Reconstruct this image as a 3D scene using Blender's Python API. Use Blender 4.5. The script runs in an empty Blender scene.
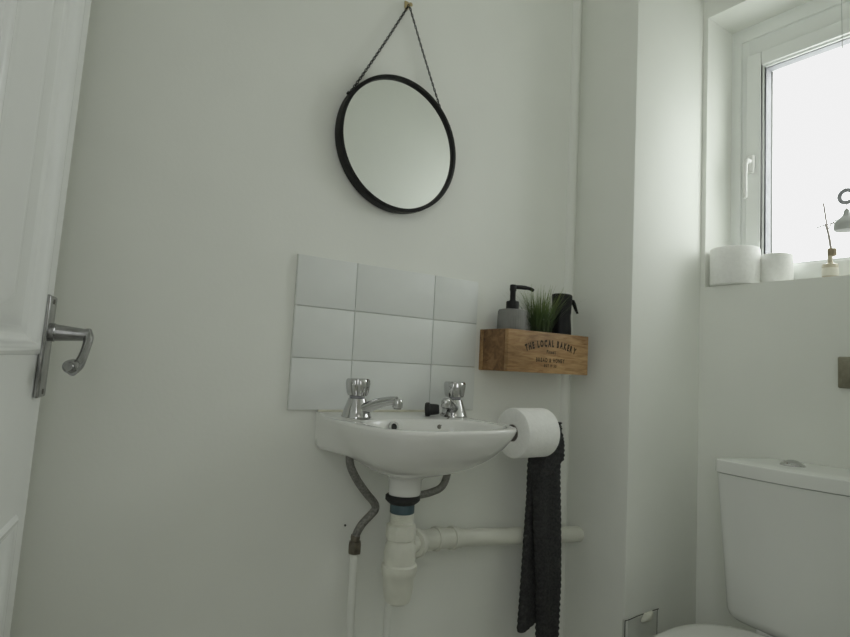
import bpy, bmesh, math, random
from mathutils import Vector, Matrix
random.seed(7)
PI = math.pi
scene = bpy.context.scene
COL = scene.collection
ORIG = {}                      # world origin of every empty / parent


# ------------------------------------------------------------------ materials
def mat(name, col, rough=0.5, metal=0.0, spec=0.5, noise=0.0, nscale=20.0, bump=0.0, bscale=60.0, coat=0.0, trans=0.0):
    m = bpy.data.materials.new(name)
    m.use_nodes = True
    nt = m.node_tree
    b = nt.nodes['Principled BSDF']
    b.inputs['Base Color'].default_value = (*col, 1)
    b.inputs['Roughness'].default_value = rough
    b.inputs['Metallic'].default_value = metal
    b.inputs['Specular IOR Level'].default_value = spec
    b.inputs['Coat Weight'].default_value = coat
    b.inputs['Transmission Weight'].default_value = trans
    tc = nt.nodes.new('ShaderNodeTexCoord')
    if noise > 0:
        n = nt.nodes.new('ShaderNodeTexNoise')
        n.inputs['Scale'].default_value = nscale
        n.inputs['Detail'].default_value = 4
        r = nt.nodes.new('ShaderNodeValToRGB')
        r.color_ramp.elements[0].position = 0.3
        r.color_ramp.elements[1].position = 0.7
        r.color_ramp.elements[0].color = (*[c * (1 - noise) for c in col], 1)
        r.color_ramp.elements[1].color = (*[min(1, c * (1 + noise)) for c in col], 1)
        nt.links.new(tc.outputs['Object'], n.inputs['Vector'])
        nt.links.new(n.outputs['Fac'], r.inputs['Fac'])
        nt.links.new(r.outputs['Color'], b.inputs['Base Color'])
    if bump > 0:
        n2 = nt.nodes.new('ShaderNodeTexNoise')
        n2.inputs['Scale'].default_value = bscale
        n2.inputs['Detail'].default_value = 5
        bp = nt.nodes.new('ShaderNodeBump')
        bp.inputs['Strength'].default_value = bump
        bp.inputs['Distance'].default_value = 0.002
        nt.links.new(tc.outputs['Object'], n2.inputs['Vector'])
        nt.links.new(n2.outputs['Fac'], bp.inputs['Height'])
        nt.links.new(bp.outputs['Normal'], b.inputs['Normal'])
    return m


M = {}
M['wall'] = mat('wall_paint', (0.832, 0.843, 0.803), 0.6, noise=0.015, nscale=6, bump=0.10, bscale=140)
M['ceil'] = mat('ceiling_paint', (0.88, 0.88, 0.85), 0.8, noise=0.01, nscale=5)
M['floor'] = mat('floor_vinyl', (0.50, 0.49, 0.46), 0.5, noise=0.15, nscale=9)
M['hall'] = mat('hall_paint', (0.82, 0.82, 0.78), 0.8, noise=0.02, nscale=5)
M['tile'] = mat('white_glazed_tile', (0.76, 0.78, 0.77), 0.38, spec=0.25, noise=0.01, nscale=30, bump=0.03, bscale=25)
M['grout'] = mat('pale_grout', (0.66, 0.67, 0.64), 0.8, noise=0.05, nscale=60)
M['ceramic'] = mat('white_ceramic', (0.80, 0.80, 0.78), 0.12, noise=0.01, nscale=10, coat=0.3)
M['toilet'] = mat('toilet_ceramic', (0.82, 0.83, 0.81), 0.2, noise=0.01, nscale=10)
M['seat'] = mat('white_seat_plastic', (0.80, 0.80, 0.78), 0.25, noise=0.01, nscale=10)
M['door'] = mat('white_gloss_door', (0.96, 0.97, 0.97), 0.2, noise=0.01, nscale=12)
M['upvc'] = mat('white_upvc', (0.88, 0.90, 0.88), 0.3, noise=0.01, nscale=14)
M['gasket'] = mat('grey_gasket', (0.34, 0.34, 0.37), 0.6, noise=0.1, nscale=40)
M['chrome'] = mat('chrome', (0.54, 0.54, 0.54), 0.10, 1.0, noise=0.03, nscale=30)
M['nickel'] = mat('worn_nickel', (0.33, 0.33, 0.33), 0.25, 1.0, noise=0.25, nscale=45)
M['dullmetal'] = mat('dull_metal', (0.20, 0.19, 0.17), 0.45, 0.8, noise=0.2, nscale=70)
M['bronze'] = mat('brushed_bronze', (0.30, 0.28, 0.22), 0.4, 0.9, noise=0.15, nscale=60)
M['brass'] = mat('brass_pin', (0.55, 0.45, 0.25), 0.35, 0.9, noise=0.1, nscale=60)
M['black'] = mat('black_metal', (0.007, 0.007, 0.007), 0.5, 0.0, spec=0.25, noise=0.2, nscale=40)
M['blackplastic'] = mat('black_plastic', (0.010, 0.010, 0.011), 0.5, spec=0.3, noise=0.2, nscale=40)
M['chain'] = mat('gunmetal_chain', (0.05, 0.05, 0.05), 0.35, 0.7, noise=0.2, nscale=80)
M['mirror'] = mat('mirror_silver', (0.80, 0.815, 0.80), 0.015, 1.0, noise=0.005, nscale=4)
M['rubber'] = mat('black_rubber', (0.015, 0.015, 0.015), 0.6, noise=0.2, nscale=50)
M['blue'] = mat('blue_grey_seal', (0.05, 0.09, 0.11), 0.5, noise=0.1, nscale=50)
M['pvc'] = mat('white_pvc_pipe', (0.70, 0.70, 0.63), 0.35, noise=0.03, nscale=30)
M['trap'] = mat('aged_white_plastic', (0.71, 0.71, 0.63), 0.35, noise=0.08, nscale=25)
M['pipe'] = mat('painted_pipe', (0.78, 0.79, 0.75), 0.5, noise=0.02, nscale=30)
M['braid'] = mat('grey_braided_hose', (0.21, 0.205, 0.19), 0.45, 0.35, noise=0.35, nscale=260, bump=0.5, bscale=500)
M['nut'] = mat('tarnished_nut', (0.17, 0.15, 0.12), 0.4, 0.7, noise=0.3, nscale=90)
M['paper'] = mat('toilet_paper', (0.88, 0.88, 0.86), 0.95, noise=0.03, nscale=120, bump=0.35, bscale=220, spec=0.1)
M['core'] = mat('cardboard_core', (0.24, 0.22, 0.20), 0.9, noise=0.1, nscale=60)
M['towel'] = mat('charcoal_terry', (0.046, 0.046, 0.047), 0.95, noise=0.3, nscale=200, bump=0.7, bscale=420, spec=0.1)
M['soap'] = mat('grey_stoneware', (0.20, 0.20, 0.19), 0.6, noise=0.08, nscale=60)
M['ink'] = mat('burnt_black_ink', (0.035, 0.024, 0.014), 0.8, noise=0.2, nscale=60)
M['sealant'] = mat('yellowed_sealant', (0.62, 0.60, 0.50), 0.5, noise=0.15, nscale=50)
M['acrylic'] = mat('grey_panel', (0.56, 0.57, 0.53), 0.35, noise=0.05, nscale=30)
M['putty'] = mat('cream_filler', (0.70, 0.70, 0.62), 0.7, noise=0.06, nscale=60, bump=0.5, bscale=200)
M['crack'] = mat('dark_gap', (0.04, 0.04, 0.035), 0.9, noise=0.1, nscale=60)
M['amber'] = mat('cream_glass', (0.56, 0.50, 0.38), 0.2, noise=0.1, nscale=60)
M['label'] = mat('pale_label', (0.72, 0.69, 0.60), 0.6, noise=0.05, nscale=60)
M['corkwood'] = mat('light_wood_stopper', (0.28, 0.22, 0.14), 0.6, noise=0.2, nscale=60)
M['reed'] = mat('dry_reed', (0.42, 0.37, 0.35), 0.8, noise=0.2, nscale=60)
M['bell'] = mat('pewter_grey', (0.50, 0.51, 0.50), 0.6, 0.0, noise=0.1, nscale=50)
M['mauve'] = mat('grey_lilac_ring', (0.36, 0.36, 0.40), 0.6, 0.0, noise=0.1, nscale=50)


def wood_mat(name, c1, c2, c3, ax):
    m = bpy.data.materials.new(name)
    m.use_nodes = True
    nt = m.node_tree
    b = nt.nodes['Principled BSDF']
    b.inputs['Roughness'].default_value = 0.55
    tc = nt.nodes.new('ShaderNodeTexCoord')
    mp = nt.nodes.new('ShaderNodeMapping')
    mp.inputs['Scale'].default_value = ax
    n = nt.nodes.new('ShaderNodeTexNoise')
    n.inputs['Scale'].default_value = 16
    n.inputs['Detail'].default_value = 8
    n.inputs['Roughness'].default_value = 0.62
    n.inputs['Distortion'].default_value = 0.9
    r = nt.nodes.new('ShaderNodeValToRGB')
    e = r.color_ramp.elements
    e[0].position = 0.33
    e[0].color = (*c1, 1)
    e[1].position = 0.68
    e[1].color = (*c3, 1)
    k = e.new(0.5)
    k.color = (*c2, 1)
    n2 = nt.nodes.new('ShaderNodeTexNoise')
    n2.inputs['Scale'].default_value = 9
    n2.inputs['Detail'].default_value = 2
    mx = nt.nodes.new('ShaderNodeMix')
    mx.data_type = 'RGBA'
    mx.blend_type = 'MULTIPLY'
    r2 = nt.nodes.new('ShaderNodeValToRGB')
    r2.color_ramp.elements[0].position = 0.35
    r2.color_ramp.elements[0].color = (0.55, 0.52, 0.48, 1)
    r2.color_ramp.elements[1].position = 0.6
    r2.color_ramp.elements[1].color = (1, 1, 1, 1)
    mx.inputs['Factor'].default_value = 0.8
    L = nt.links.new
    L(tc.outputs['Object'], mp.inputs['Vector'])
    L(mp.outputs['Vector'], n.inputs['Vector'])
    L(n.outputs['Fac'], r.inputs['Fac'])
    L(tc.outputs['Object'], n2.inputs['Vector'])
    L(n2.outputs['Fac'], r2.inputs['Fac'])
    L(r.outputs['Color'], mx.inputs[6])
    L(r2.outputs['Color'], mx.inputs[7])
    L(mx.outputs[2], b.inputs['Base Color'])
    bp = nt.nodes.new('ShaderNodeBump')
    bp.inputs['Strength'].default_value = 0.15
    bp.inputs['Distance'].default_value = 0.002
    L(n.outputs['Fac'], bp.inputs['Height'])
    L(bp.outputs['Normal'], b.inputs['Normal'])
    return m


M['wood'] = wood_mat('mango_wood_front', (0.27, 0.14, 0.055), (0.42, 0.25, 0.11), (0.54, 0.35, 0.17), (1.0, 3.0, 7.0))
M['wood_end'] = wood_mat('mango_wood_end', (0.11, 0.055, 0.02), (0.25, 0.13, 0.05), (0.38, 0.22, 0.10), (3.5, 3.5, 3.5))


def grass_mat():
    m = bpy.data.materials.new('artificial_grass')
    m.use_nodes = True
    nt = m.node_tree
    b = nt.nodes['Principled BSDF']
    b.inputs['Roughness'].default_value = 0.5
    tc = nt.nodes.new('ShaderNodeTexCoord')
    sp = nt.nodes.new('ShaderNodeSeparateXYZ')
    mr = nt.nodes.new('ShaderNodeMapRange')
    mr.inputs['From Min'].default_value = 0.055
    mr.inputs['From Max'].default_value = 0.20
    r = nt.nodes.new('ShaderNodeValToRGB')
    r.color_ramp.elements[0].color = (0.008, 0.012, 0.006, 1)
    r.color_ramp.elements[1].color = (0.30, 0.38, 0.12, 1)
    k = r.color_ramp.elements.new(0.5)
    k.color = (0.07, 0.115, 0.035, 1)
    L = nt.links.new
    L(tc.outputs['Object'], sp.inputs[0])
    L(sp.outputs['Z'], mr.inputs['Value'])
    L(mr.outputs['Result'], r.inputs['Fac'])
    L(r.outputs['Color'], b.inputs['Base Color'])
    return m


M['grass'] = grass_mat()


def glass_mat():
    m = bpy.data.materials.new('window_glass')
    m.use_nodes = True
    nt = m.node_tree
    for n in list(nt.nodes):
        if n.type != 'OUTPUT_MATERIAL':
            nt.nodes.remove(n)
    out = [n for n in nt.nodes if n.type == 'OUTPUT_MATERIAL'][0]
    t = nt.nodes.new('ShaderNodeBsdfTransparent')
    t.inputs['Color'].default_value = (0.97, 0.98, 0.97, 1)
    g = nt.nodes.new('ShaderNodeBsdfGlossy')
    g.inputs['Roughness'].default_value = 0.02
    x = nt.nodes.new('ShaderNodeMixShader')
    x.inputs[0].default_value = 0.05
    nt.links.new(t.outputs[0], x.inputs[1])
    nt.links.new(g.outputs[0], x.inputs[2])
    nt.links.new(x.outputs[0], out.inputs['Surface'])
    return m


M['glass'] = glass_mat()


# ------------------------------------------------------------------ mesh helpers
def box(bm, lo, hi, bev=0.0, seg=2, mi=0, mtx=None):
    x0, y0, z0 = lo
    x1, y1, z1 = hi
    vs = [bm.verts.new(p) for p in ((x0, y0, z0), (x1, y0, z0), (x1, y1, z0), (x0, y1, z0), (x0, y0, z1), (x1, y0, z1), (x1, y1, z1), (x0, y1, z1))]
    fs = [bm.faces.new([vs[i] for i in q]) for q in ((3, 2, 1, 0), (4, 5, 6, 7), (0, 1, 5, 4), (1, 2, 6, 5), (2, 3, 7, 6), (3, 0, 4, 7))]
    for f in fs:
        f.material_index = mi
    if bev > 0:
        es = list({e for f in fs for e in f.edges})
        r = bmesh.ops.bevel(bm, geom=es, offset=bev, segments=seg, profile=0.5, affect='EDGES')
        for f in r['faces']:
            f.material_index = mi
        vs = list({v for f in r['faces'] for v in f.verts} | {v for v in vs if v.is_valid})
    if mtx is not None:
        bmesh.ops.transform(bm, matrix=mtx, verts=[v for v in vs if v.is_valid])
    return vs


def rings(bm, rr, closed=True, cap0=False, cap1=False, mi=0):
    """loft a list of rings (each a list of points)"""
    V = [[bm.verts.new(p) for p in r] for r in rr]
    n = len(V[0])
    for a, b in zip(V, V[1:]):
        for i in range(n if closed else n - 1):
            j = (i + 1) % n
            try:
                bm.faces.new((a[i], a[j], b[j], b[i])).material_index = mi
            except ValueError:
                pass
    if cap0:
        bm.faces.new(list(reversed(V[0]))).material_index = mi
    if cap1:
        bm.faces.new(V[-1]).material_index = mi
    return V


def circ(c, r, axis=(0, 0, 1), n=24, ph=0.0):
    a = Vector(axis).normalized()
    u = a.orthogonal().normalized()
    if abs(a.z) > 0.999:
        u = Vector((1, 0, 0))
    v = a.cross(u)
    c = Vector(c)
    return [c + r * (math.cos(ph + 2 * PI * k / n) * u + math.sin(ph + 2 * PI * k / n) * v) for k in range(n)]


def lathe(bm, prof, c=(0, 0, 0), axis=(0, 0, 1), n=32, mi=0, cap0=True, cap1=True):
    """prof: list of (radius, distance along axis)"""
    a = Vector(axis).normalized()
    rings(bm, [circ(Vector(c) + a * h, max(r, 1e-4), a, n) for r, h in prof], True, cap0, cap1, mi)


def smooth_path(pts, sub=8):
    P = [Vector(p) for p in pts]
    out = []
    for i in range(len(P) - 1):
        p0 = P[max(0, i - 1)]
        p1, p2 = P[i], P[i + 1]
        p3 = P[min(len(P) - 1, i + 2)]
        for k in range(sub):
            t = k / sub
            out.append(0.5 * ((2 * p1) + (-p0 + p2) * t + (2 * p0 - 5 * p1 + 4 * p2 - p3) * t * t + (-p0 + 3 * p1 - 3 * p2 + p3) * t ** 3))
    out.append(P[-1])
    return out


def tube(bm, pts, r, n=16, cap=True, mi=0):
    P = [Vector(p) for p in pts]
    rr = r if isinstance(r, (list, tuple)) else [r] * len(P)
    t0 = (P[1] - P[0]).normalized()
    u = t0.orthogonal().normalized()
    R = []
    for i, p in enumerate(P):
        t = (P[min(i + 1, len(P) - 1)] - P[max(i - 1, 0)]).normalized()
        u = (u - t * u.dot(t)).normalized()
        v = t.cross(u)
        R.append([p + rr[i] * (math.cos(2 * PI * k / n) * u + math.sin(2 * PI * k / n) * v) for k in range(n)])
    rings(bm, R, True, cap, cap, mi)


def wpos(o):
    p = Vector((0, 0, 0))
    while o is not None:
        p += ORIG.get(o.name, Vector((0, 0, 0)))
        o = o.parent
    return p


def obj(name, bm, mats, parent=None, loc=None, local=False, ang=35, smooth=True):
    """links bm (built in world coordinates unless local) as ONE mesh object"""
    bmesh.ops.remove_doubles(bm, verts=bm.verts, dist=1e-6)
    bmesh.ops.recalc_face_normals(bm, faces=bm.faces)
    off = Vector((0, 0, 0)) if local else (wpos(parent) if parent is not None else Vector((0, 0, 0)))
    L = Vector(loc) if loc is not None else Vector((0, 0, 0))
    if not local:
        bmesh.ops.translate(bm, verts=bm.verts, vec=-(off if parent is not None else L))
    me = bpy.data.meshes.new(name)
    bm.to_mesh(me)
    bm.free()
    for m in (mats if isinstance(mats, (list, tuple)) else [mats]):
        me.materials.append(m)
    if smooth:
        me.polygons.foreach_set('use_smooth', [True] * len(me.polygons))
        me.set_sharp_from_angle(angle=math.radians(ang))
    o = bpy.data.objects.new(name, me)
    COL.objects.link(o)
    if parent is not None:
        o.parent = parent
    elif loc is not None:
        o.location = L
        ORIG[o.name] = L.copy()
    return o


def tag(o, label=None, cat=None, group=None, kind=None):
    if label:
        o['label'] = label
    if cat:
        o['category'] = cat
    if group:
        o['group'] = group
    if kind:
        o['kind'] = kind
    return o


def thing(name, label, cat, loc, group=None, kind=None):
    o = bpy.data.objects.new(name, None)
    o.empty_display_size = 0.05
    COL.objects.link(o)
    o.location = loc
    ORIG[o.name] = Vector(loc)
    return tag(o, label, cat, group, kind)


B = bmesh.new

# ------------------------------------------------------------------ constants of the room
W = 0.955          # inner face of the window wall
Y2 = -0.90         # wall opposite the basin
XL = -0.75         # left wall
H = 2.35           # ceiling
XC, YC = 0.6577, -0.185      # corner boxing
RY, RYE = -0.1975, -0.86     # reveal of the window (y range)
SZ, TZ = 1.233, 1.993        # sill and head
XF = 1.090         # window frame front plane


def struct(name, bm, m, label=None, parent=None, **k):
    o = obj(name, bm, m, parent, **k)
    if parent is None:
        o['kind'] = 'structure'
        if label:
            o['label'] = label
            o['category'] = label.split()[-1]
    return o


b = B(); box(b, (XL - 0.1, -2.3, -0.08), (1.35, 0.1, 0.0))
tag(struct('floor', b, M['floor']), 'grey vinyl floor of the small cloakroom', 'floor')
b = B(); box(b, (XL - 0.1, -2.3, H), (1.35, 0.1, H + 0.08))
tag(struct('ceiling', b, M['ceil']), 'white painted ceiling above the cloakroom', 'ceiling')
b = B(); box(b, (XL - 0.1, 0, 0), (1.35, 0.1, H))
wall_back = tag(struct('wall_back', b, M['wall']), 'off-white painted wall behind the basin and the round mirror', 'wall')
b = B()
for x, z in ((0.0105, 0.658), (0.0655, 0.7105)):
    lathe(b, [(0.0022, 0), (0.0022, 0.0015)], (x, 0, z), (0, -1, 0), 10)
struct('screw_hole', b, M['crack'], parent=wall_back)
b = B(); box(b, (XL - 0.1, Y2, 0), (XL, 0, H))
tag(struct('wall_left', b, M['wall']), 'off-white painted wall beside the hinged side of the door', 'wall')
# wall opposite the basin, with the doorway the picture is taken through
b = B()
box(b, (0.13, Y2 - 0.1, 0), (1.35, Y2, H))
box(b, (XL, Y2 - 0.1, 2.02), (0.13, Y2, H))
tag(struct('wall_front', b, M['wall']), 'off-white wall around the doorway', 'wall')
# window wall, four blocks around the opening
b = B()
box(b, (W, Y2, 0), (W + 0.20, 0, SZ))
box(b, (W, Y2, TZ), (W + 0.20, 0, H))
box(b, (W, RY, SZ), (W + 0.20, 0, TZ))
box(b, (W, Y2, SZ), (W + 0.20, RYE, TZ))
tag(struct('wall_right', b, M['wall']), 'off-white painted window wall behind the toilet cistern', 'wall')
# boxed-in corner
b = B(); box(b, (XC, YC, 0), (W, 0, H), 0.003, 2)
tag(struct('wall_corner', b, M['wall']), 'off-white boxed-in corner between basin wall and window wall', 'wall')
# hall behind the doorway
b = B()
box(b, (XL - 0.1, -2.3, 0), (1.35, -2.2, H))
box(b, (XL - 0.1, -2.2, 0), (XL, Y2, H))
box(b, (1.25, -2.2, 0), (1.35, Y2 - 0.1, H))
tag(struct('wall_hall', b, M['hall']), 'pale walls of the hall outside the doorway', 'wall')

# ------------------------------------------------------------------ window
win = thing('window_1', 'white framed window in a deep plastered reveal', 'window', (XF, -0.53, SZ), kind='structure')


def frame_ring(bm, x0, x1, y0, y1, z0, z1, w, bev=0.003):
    """rectangular ring in the y-z plane, w wide, from x0 to x1; y0 > y1"""
    box(bm, (x0, y0 - w, z0), (x1, y0, z1), bev)
    box(bm, (x0, y1, z0), (x1, y1 + w, z1), bev)
    box(bm, (x0, y1 + w, z1 - w), (x1, y0 - w, z1), bev)
    box(bm, (x0, y1 + w, z0), (x1, y0 - w, z0 + w), bev)


b = B()
box(b, (XF, RY - 0.0475, SZ - 0.004), (XF + 0.07, RY + 0.004, TZ + 0.004), 0.002)
box(b, (XF, RYE - 0.004, SZ - 0.004), (XF + 0.07, RYE + 0.05, TZ + 0.004), 0.002)
box(b, (XF + 0.0003, RYE, 1.9000), (XF + 0.07, RY - 0.04, TZ + 0.004), 0.002)
box(b, (XF + 0.0003, RYE, SZ - 0.004), (XF + 0.07, RY - 0.04, 1.2560), 0.002)
box(b, (XF - 0.0075, RY - 0.027, SZ - 0.002), (XF + 0.02, RY + 0.002, TZ + 0.002), 0.0025)
box(b, (XF - 0.0078, RYE, 1.9540), (XF + 0.02, RY - 0.004, TZ + 0.002), 0.0025)
struct('window_frame', b, M['upvc'], parent=win)
sy0, sy1, sz0, sz1 = -0.241, -0.82, 1.2526, 1.9045
b = B()
frame_ring(b, XF - 0.012, XF + 0.05, sy0, sy1, sz0, sz1, 0.040, 0.004)
# glazing bead, chamfered towards the pane
frame_ring(b, XF - 0.004, XF + 0.05, sy0 - 0.037, sy1 + 0.037, sz0 + 0.037, sz1 - 0.037, 0.0085, 0.003)
sash = struct('sash', b, M['upvc'], parent=win)
b = B()
frame_ring(b, XF + 0.003, XF + 0.03, sy0 - 0.0445, sy1 + 0.0445, sz0 + 0.0445, sz1 - 0.0445, 0.0035, 0)
g = struct('gasket', b, M['gasket'], parent=sash)
g['label'] = 'dark grey rubber seal around the pane'
b = B()
frame_ring(b, XF - 0.002, XF + 0.001, sy0 + 0.003, sy1 - 0.003, sz0 - 0.003, sz1 + 0.003, 0.004, 0)
struct('shadow_gap', b, M['gasket'], parent=win)
b = B()
box(b, (XF + 0.008, sy1 + 0.044, sz0 + 0.044), (XF + 0.013, sy0 - 0.044, sz1 - 0.044))
struct('pane', b, M['glass'], parent=sash)
b = B()
box(b, (XF - 0.024, -0.268, 1.560), (XF - 0.010, -0.248, 1.612), 0.005, 3)
tube(b, smooth_path([(XF - 0.024, -0.258, 1.592), (XF - 0.036, -0.257, 1.591), (XF - 0.042, -0.2565, 1.580), (XF - 0.042, -0.2555, 1.545), (XF - 0.038, -0.2545, 1.487)]),
     [0.0075] * 14 + [0.0065 - 0.0001 * k for k in range(19)], 14)
h = struct('window_handle', b, M['seat'], parent=win)

# ------------------------------------------------------------------ wall tiles
tl = [(-0.1294, 0.0, 0), (0.0, 0.1968, 1), (0.1968, 0.3231, 2)]
zr = [(0.886, 0.9860), (0.9860, 1.0860), (1.0860, 1.1860)]
b = B()
box(b, (-0.1288, -0.0045, 0.8866), (0.3225, 0, 1.1854), 0, mi=1)
for x0, x1, _ in tl:
    for z0, z1 in zr:
        box(b, (x0 + 0.0009, -0.008, z0 + 0.0009), (x1 - 0.0009, -0.0005, z1 - 0.0009), 0.0016, 2, 0)
o = obj('tile_splashback', b, [M['tile'], M['grout']])
tag(o, 'white glazed tile splashback in three rows on the wall above the basin', 'splashback')
o['kind'] = 'structure'

# ------------------------------------------------------------------ basin
OX, OY = 0.075, -0.110
RZ = 0.8765
NB = 112


def outer_in(x, y):
    if y > 0:
        return False
    X = abs(x - (0.0945 + 0.055 * y)) / 0.1655
    Yf = max(0.0, -(y + 0.03)) / 0.272
    return X ** 4.0 + Yf ** 4.0 <= 1


RHO = []
for k in range(NB):
    ph = 2 * PI * k / NB
    lo, hi = 0.0, 0.5
    for _ in range(40):
        md = 0.5 * (lo + hi)
        if outer_in(OX + md * math.cos(ph), OY + md * math.sin(ph)):
            lo = md
        else:
            hi = md
    RHO.append(lo)


def sm(t):
    t = max(0, min(1, t))
    return t * t * (3 - 2 * t)


def out_ring(z, g, gb):
    """g: shrink towards the outlet collar; gb: the same for the side at the wall"""
    r = []
    for k in range(NB):
        ph = 2 * PI * k / NB
        w = sm((math.sin(ph) + 0.05) / 0.75)        # 1 towards the wall
        gg = g * (1 - w) + gb * w
        rad = RHO[k] * (1 - gg) + 0.030 * gg
        x, y = OX + rad * math.cos(ph), OY + rad * math.sin(ph)
        r.append(Vector((x, min(y, -0.0005), z)))
    return r


def deck(v):
    v.z += 0.0075 * sm((v.y + 0.055) / 0.05)
    return v


def in_ring(z, s, t):
    cx = 0.080 * (1 - t) + 0.075 * t
    cy = -0.190 * (1 - t) - 0.125 * t
    r = []
    for k in range(NB):
        ph = 2 * PI * k / NB
        c, s_ = math.cos(ph), math.sin(ph)
        n = 2.9
        rad = (abs(c / 0.128) ** n + abs(s_ / 0.094) ** n) ** (-1 / n)
        rad = rad * (1 - t) + 0.09 * t
        r.append(Vector((cx + rad * s * c, cy + rad * s * s_, z)))
    return r


R = []
for z, g, gb in ((0.736, 1, 1), (0.742, 0.99, 1), (0.764, 0.985, 1), (0.770, 0.95, 0.99), (0.774, 0.88, 0.96), (0.779, 0.76, 0.90), (0.787, 0.61, 0.78), (0.798, 0.45, 0.55),
                 (0.808, 0.345, 0.25), (0.814, 0.29, 0.04), (0.822, 0.225, 0.0), (0.835, 0.140, 0), (0.850, 0.070, 0), (0.862, 0.025, 0), (0.871, 0.003, 0)):
    R.append(out_ring(z, g, gb))
R.append([deck(v) for v in out_ring(RZ - 0.002, 0.006, 0.0)])
R.append([deck(v) for v in out_ring(RZ, 0.022, 0.002)])
for z, s, t in ((RZ, 1.05, 0), (RZ - 0.001, 1.015, 0), (RZ - 0.005, 0.99, 0), (0.855, 0.955, 0.02), (0.835, 0.90, 0.08), (0.815, 0.78, 0.25), (0.800, 0.62, 0.5), (0.792, 0.42, 0.8), (0.788, 0.22, 1)):
    R.append(in_ring(z, s, t))
b = B()
rings(b, R, True, True, True)
basin = thing('wash_basin', 'small white ceramic wall-hung basin with two chrome taps', 'basin', (0.085, 0, 0.80))
obj('basin_bowl', b, M['ceramic'], basin, ang=50)
b = B()
lathe(b, [(0.0105, 0), (0.0105, 0.003), (0.0065, 0.003), (0.0065, 0.0005)], (0.0475, -0.1015, 0.8625), (0, -1, 0.25), 20, cap1=True)
o = obj('overflow_ring', b, M['chrome'], basin)
b = B()
lathe(b, [(0.0066, 0), (0.0066, 0.0012)], (0.0475, -0.1020, 0.8623), (0, -1, 0.25), 20)
obj('overflow_hole', b, M['rubber'], o)
b = B()
lathe(b, [(0.019, 0), (0.019, 0.003), (0.010, 0.003), (0.010, 0.001)], (0.075, -0.125, 0.788), (0, 0, 1), 20)
obj('waste_ring', b, M['chrome'], basin)
b = B()
tube(b, [(-0.068, -0.0085, 0.8850), (0.12, -0.0085, 0.8850), (0.255, -0.0085, 0.8850)], 0.0026, 8)
o = obj('sealant_bead', b, M['sealant'], basin)
o['label'] = 'yellowed sealant bead'

# ------------------------------------------------------------------ taps
def tap(name, label, x, y, dx, dy, z0=0.8785):
    n_before = set(bpy.data.meshes)
    t = thing(name, label, 'tap', (x, y, z0), 'chrome taps on the basin')
    b = B()
    lathe(b, [(0.0255, 0), (0.0255, 0.002), (0.0245, 0.004), (0.0225, 0.012), (0.0195, 0.022), (0.0165, 0.032), (0.0150, 0.037), (0.011, 0.038), (0.011, 0.043)], (x, y, z0), (0, 0, 1), 28)
    obj('tap_body', b, M['chrome'], t)
    # spout
    L = math.hypot(dx, dy)
    ux, uy = dx / L, dy / L
    b = B()
    P, rr = [], []
    for k in range(13):
        s = k / 12
        P.append((x + ux * (0.008 + s * 0.070), y + uy * (0.008 + s * 0.070), z0 + 0.014 + 0.025 * math.sin(s * 1.45)))
        rr.append(0.0118 - 0.0040 * s)
    ex, ey = x + ux * 0.080, y + uy * 0.080
    tube(b, P, rr, 18)
    lathe(b, [(0.0070, 0.0), (0.0084, 0.002), (0.0084, 0.011), (0.0080, 0.015), (0.0060, 0.0175), (0.002, 0.0185)], (ex, ey, z0 + 0.0245), (0, 0, 1), 20)
    sp = obj('spout', b, M['chrome'], t)
    b = B()
    lathe(b, [(0.0064, 0), (0.0064, 0.002)], (ex, ey, z0 + 0.0232), (0, 0, 1), 16)
    obj('nozzle_opening', b, M['rubber'], sp)
    # fluted handle
    b = B()
    prof = [(0.0115, 0.041), (0.0165, 0.043), (0.0185, 0.048), (0.0200, 0.058), (0.0208, 0.066), (0.0203, 0.0725), (0.0180, 0.0755), (0.010, 0.0765), (0.0005, 0.0767)]
    RR = []
    for r, hh in prof:
        ring = []
        for k in range(64):
            a = 2 * PI * k / 64
            f = 1 - 0.085 * (0.5 + 0.5 * math.cos(6 * a)) ** 3 if 0.047 < hh < 0.074 else 1
            ring.append((x + r * f * math.cos(a), y + r * f * math.sin(a), z0 + hh))
        RR.append(ring)
    rings(b, RR, True, True, True)
    hd = obj('tap_handle', b, M['chrome'], t)
    b = B()
    lathe(b, [(0.0125, 0.0382), (0.0125, 0.0415)], (x, y, z0), (0, 0, 1), 24)
    c = obj('neck_ring', b, M['gasket'], t)
    c['label'] = 'dark gap under the handle'
    for me in set(bpy.data.meshes) - n_before:
        me.transform(Matrix.Diagonal((1.13, 1.13, 0.97, 1)))
    return t


tap('pillar_tap', 'chrome pillar tap with fluted knob at the open end of the basin', -0.0170, -0.070, 0.44, -0.90)
tap('pillar_tap', 'chrome pillar tap with fluted knob behind the black plug', 0.2185, -0.068, -0.74, -0.66)

# plug and bead chain lying on the back of the rim
px_, py_, pz_ = 0.162, -0.068, 0.879
t = thing('basin_plug', 'black rubber plug on a bead chain lying on the basin rim', 'plug', (px_, py_, pz_))
b = B()
ax = Vector((0.82, -0.57, 0.05))
lathe(b, [(0.002, -0.016), (0.0125, -0.015), (0.0145, -0.012), (0.0145, -0.006), (0.0118, -0.004), (0.0108, 0.010), (0.0095, 0.014), (0.002, 0.015)], (px_, py_, pz_ + 0.0145), ax, 24)
plug = obj('plug_body', b, M['rubber'], t)
b = B()
lathe(b, [(0.0075, 0.014), (0.0085, 0.016), (0.006, 0.020), (0.002, 0.021)], (px_, py_, pz_ + 0.0145), ax, 16)
o = obj('plug_collar', b, M['seat'], t)
o['label'] = 'white collar of the plug'
b = B()
path = smooth_path([(0.186, -0.072, 0.886), (0.190, -0.086, 0.8815), (0.183, -0.098, 0.8795), (0.170, -0.103, 0.873), (0.158, -0.106, 0.864)], 10)
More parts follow.
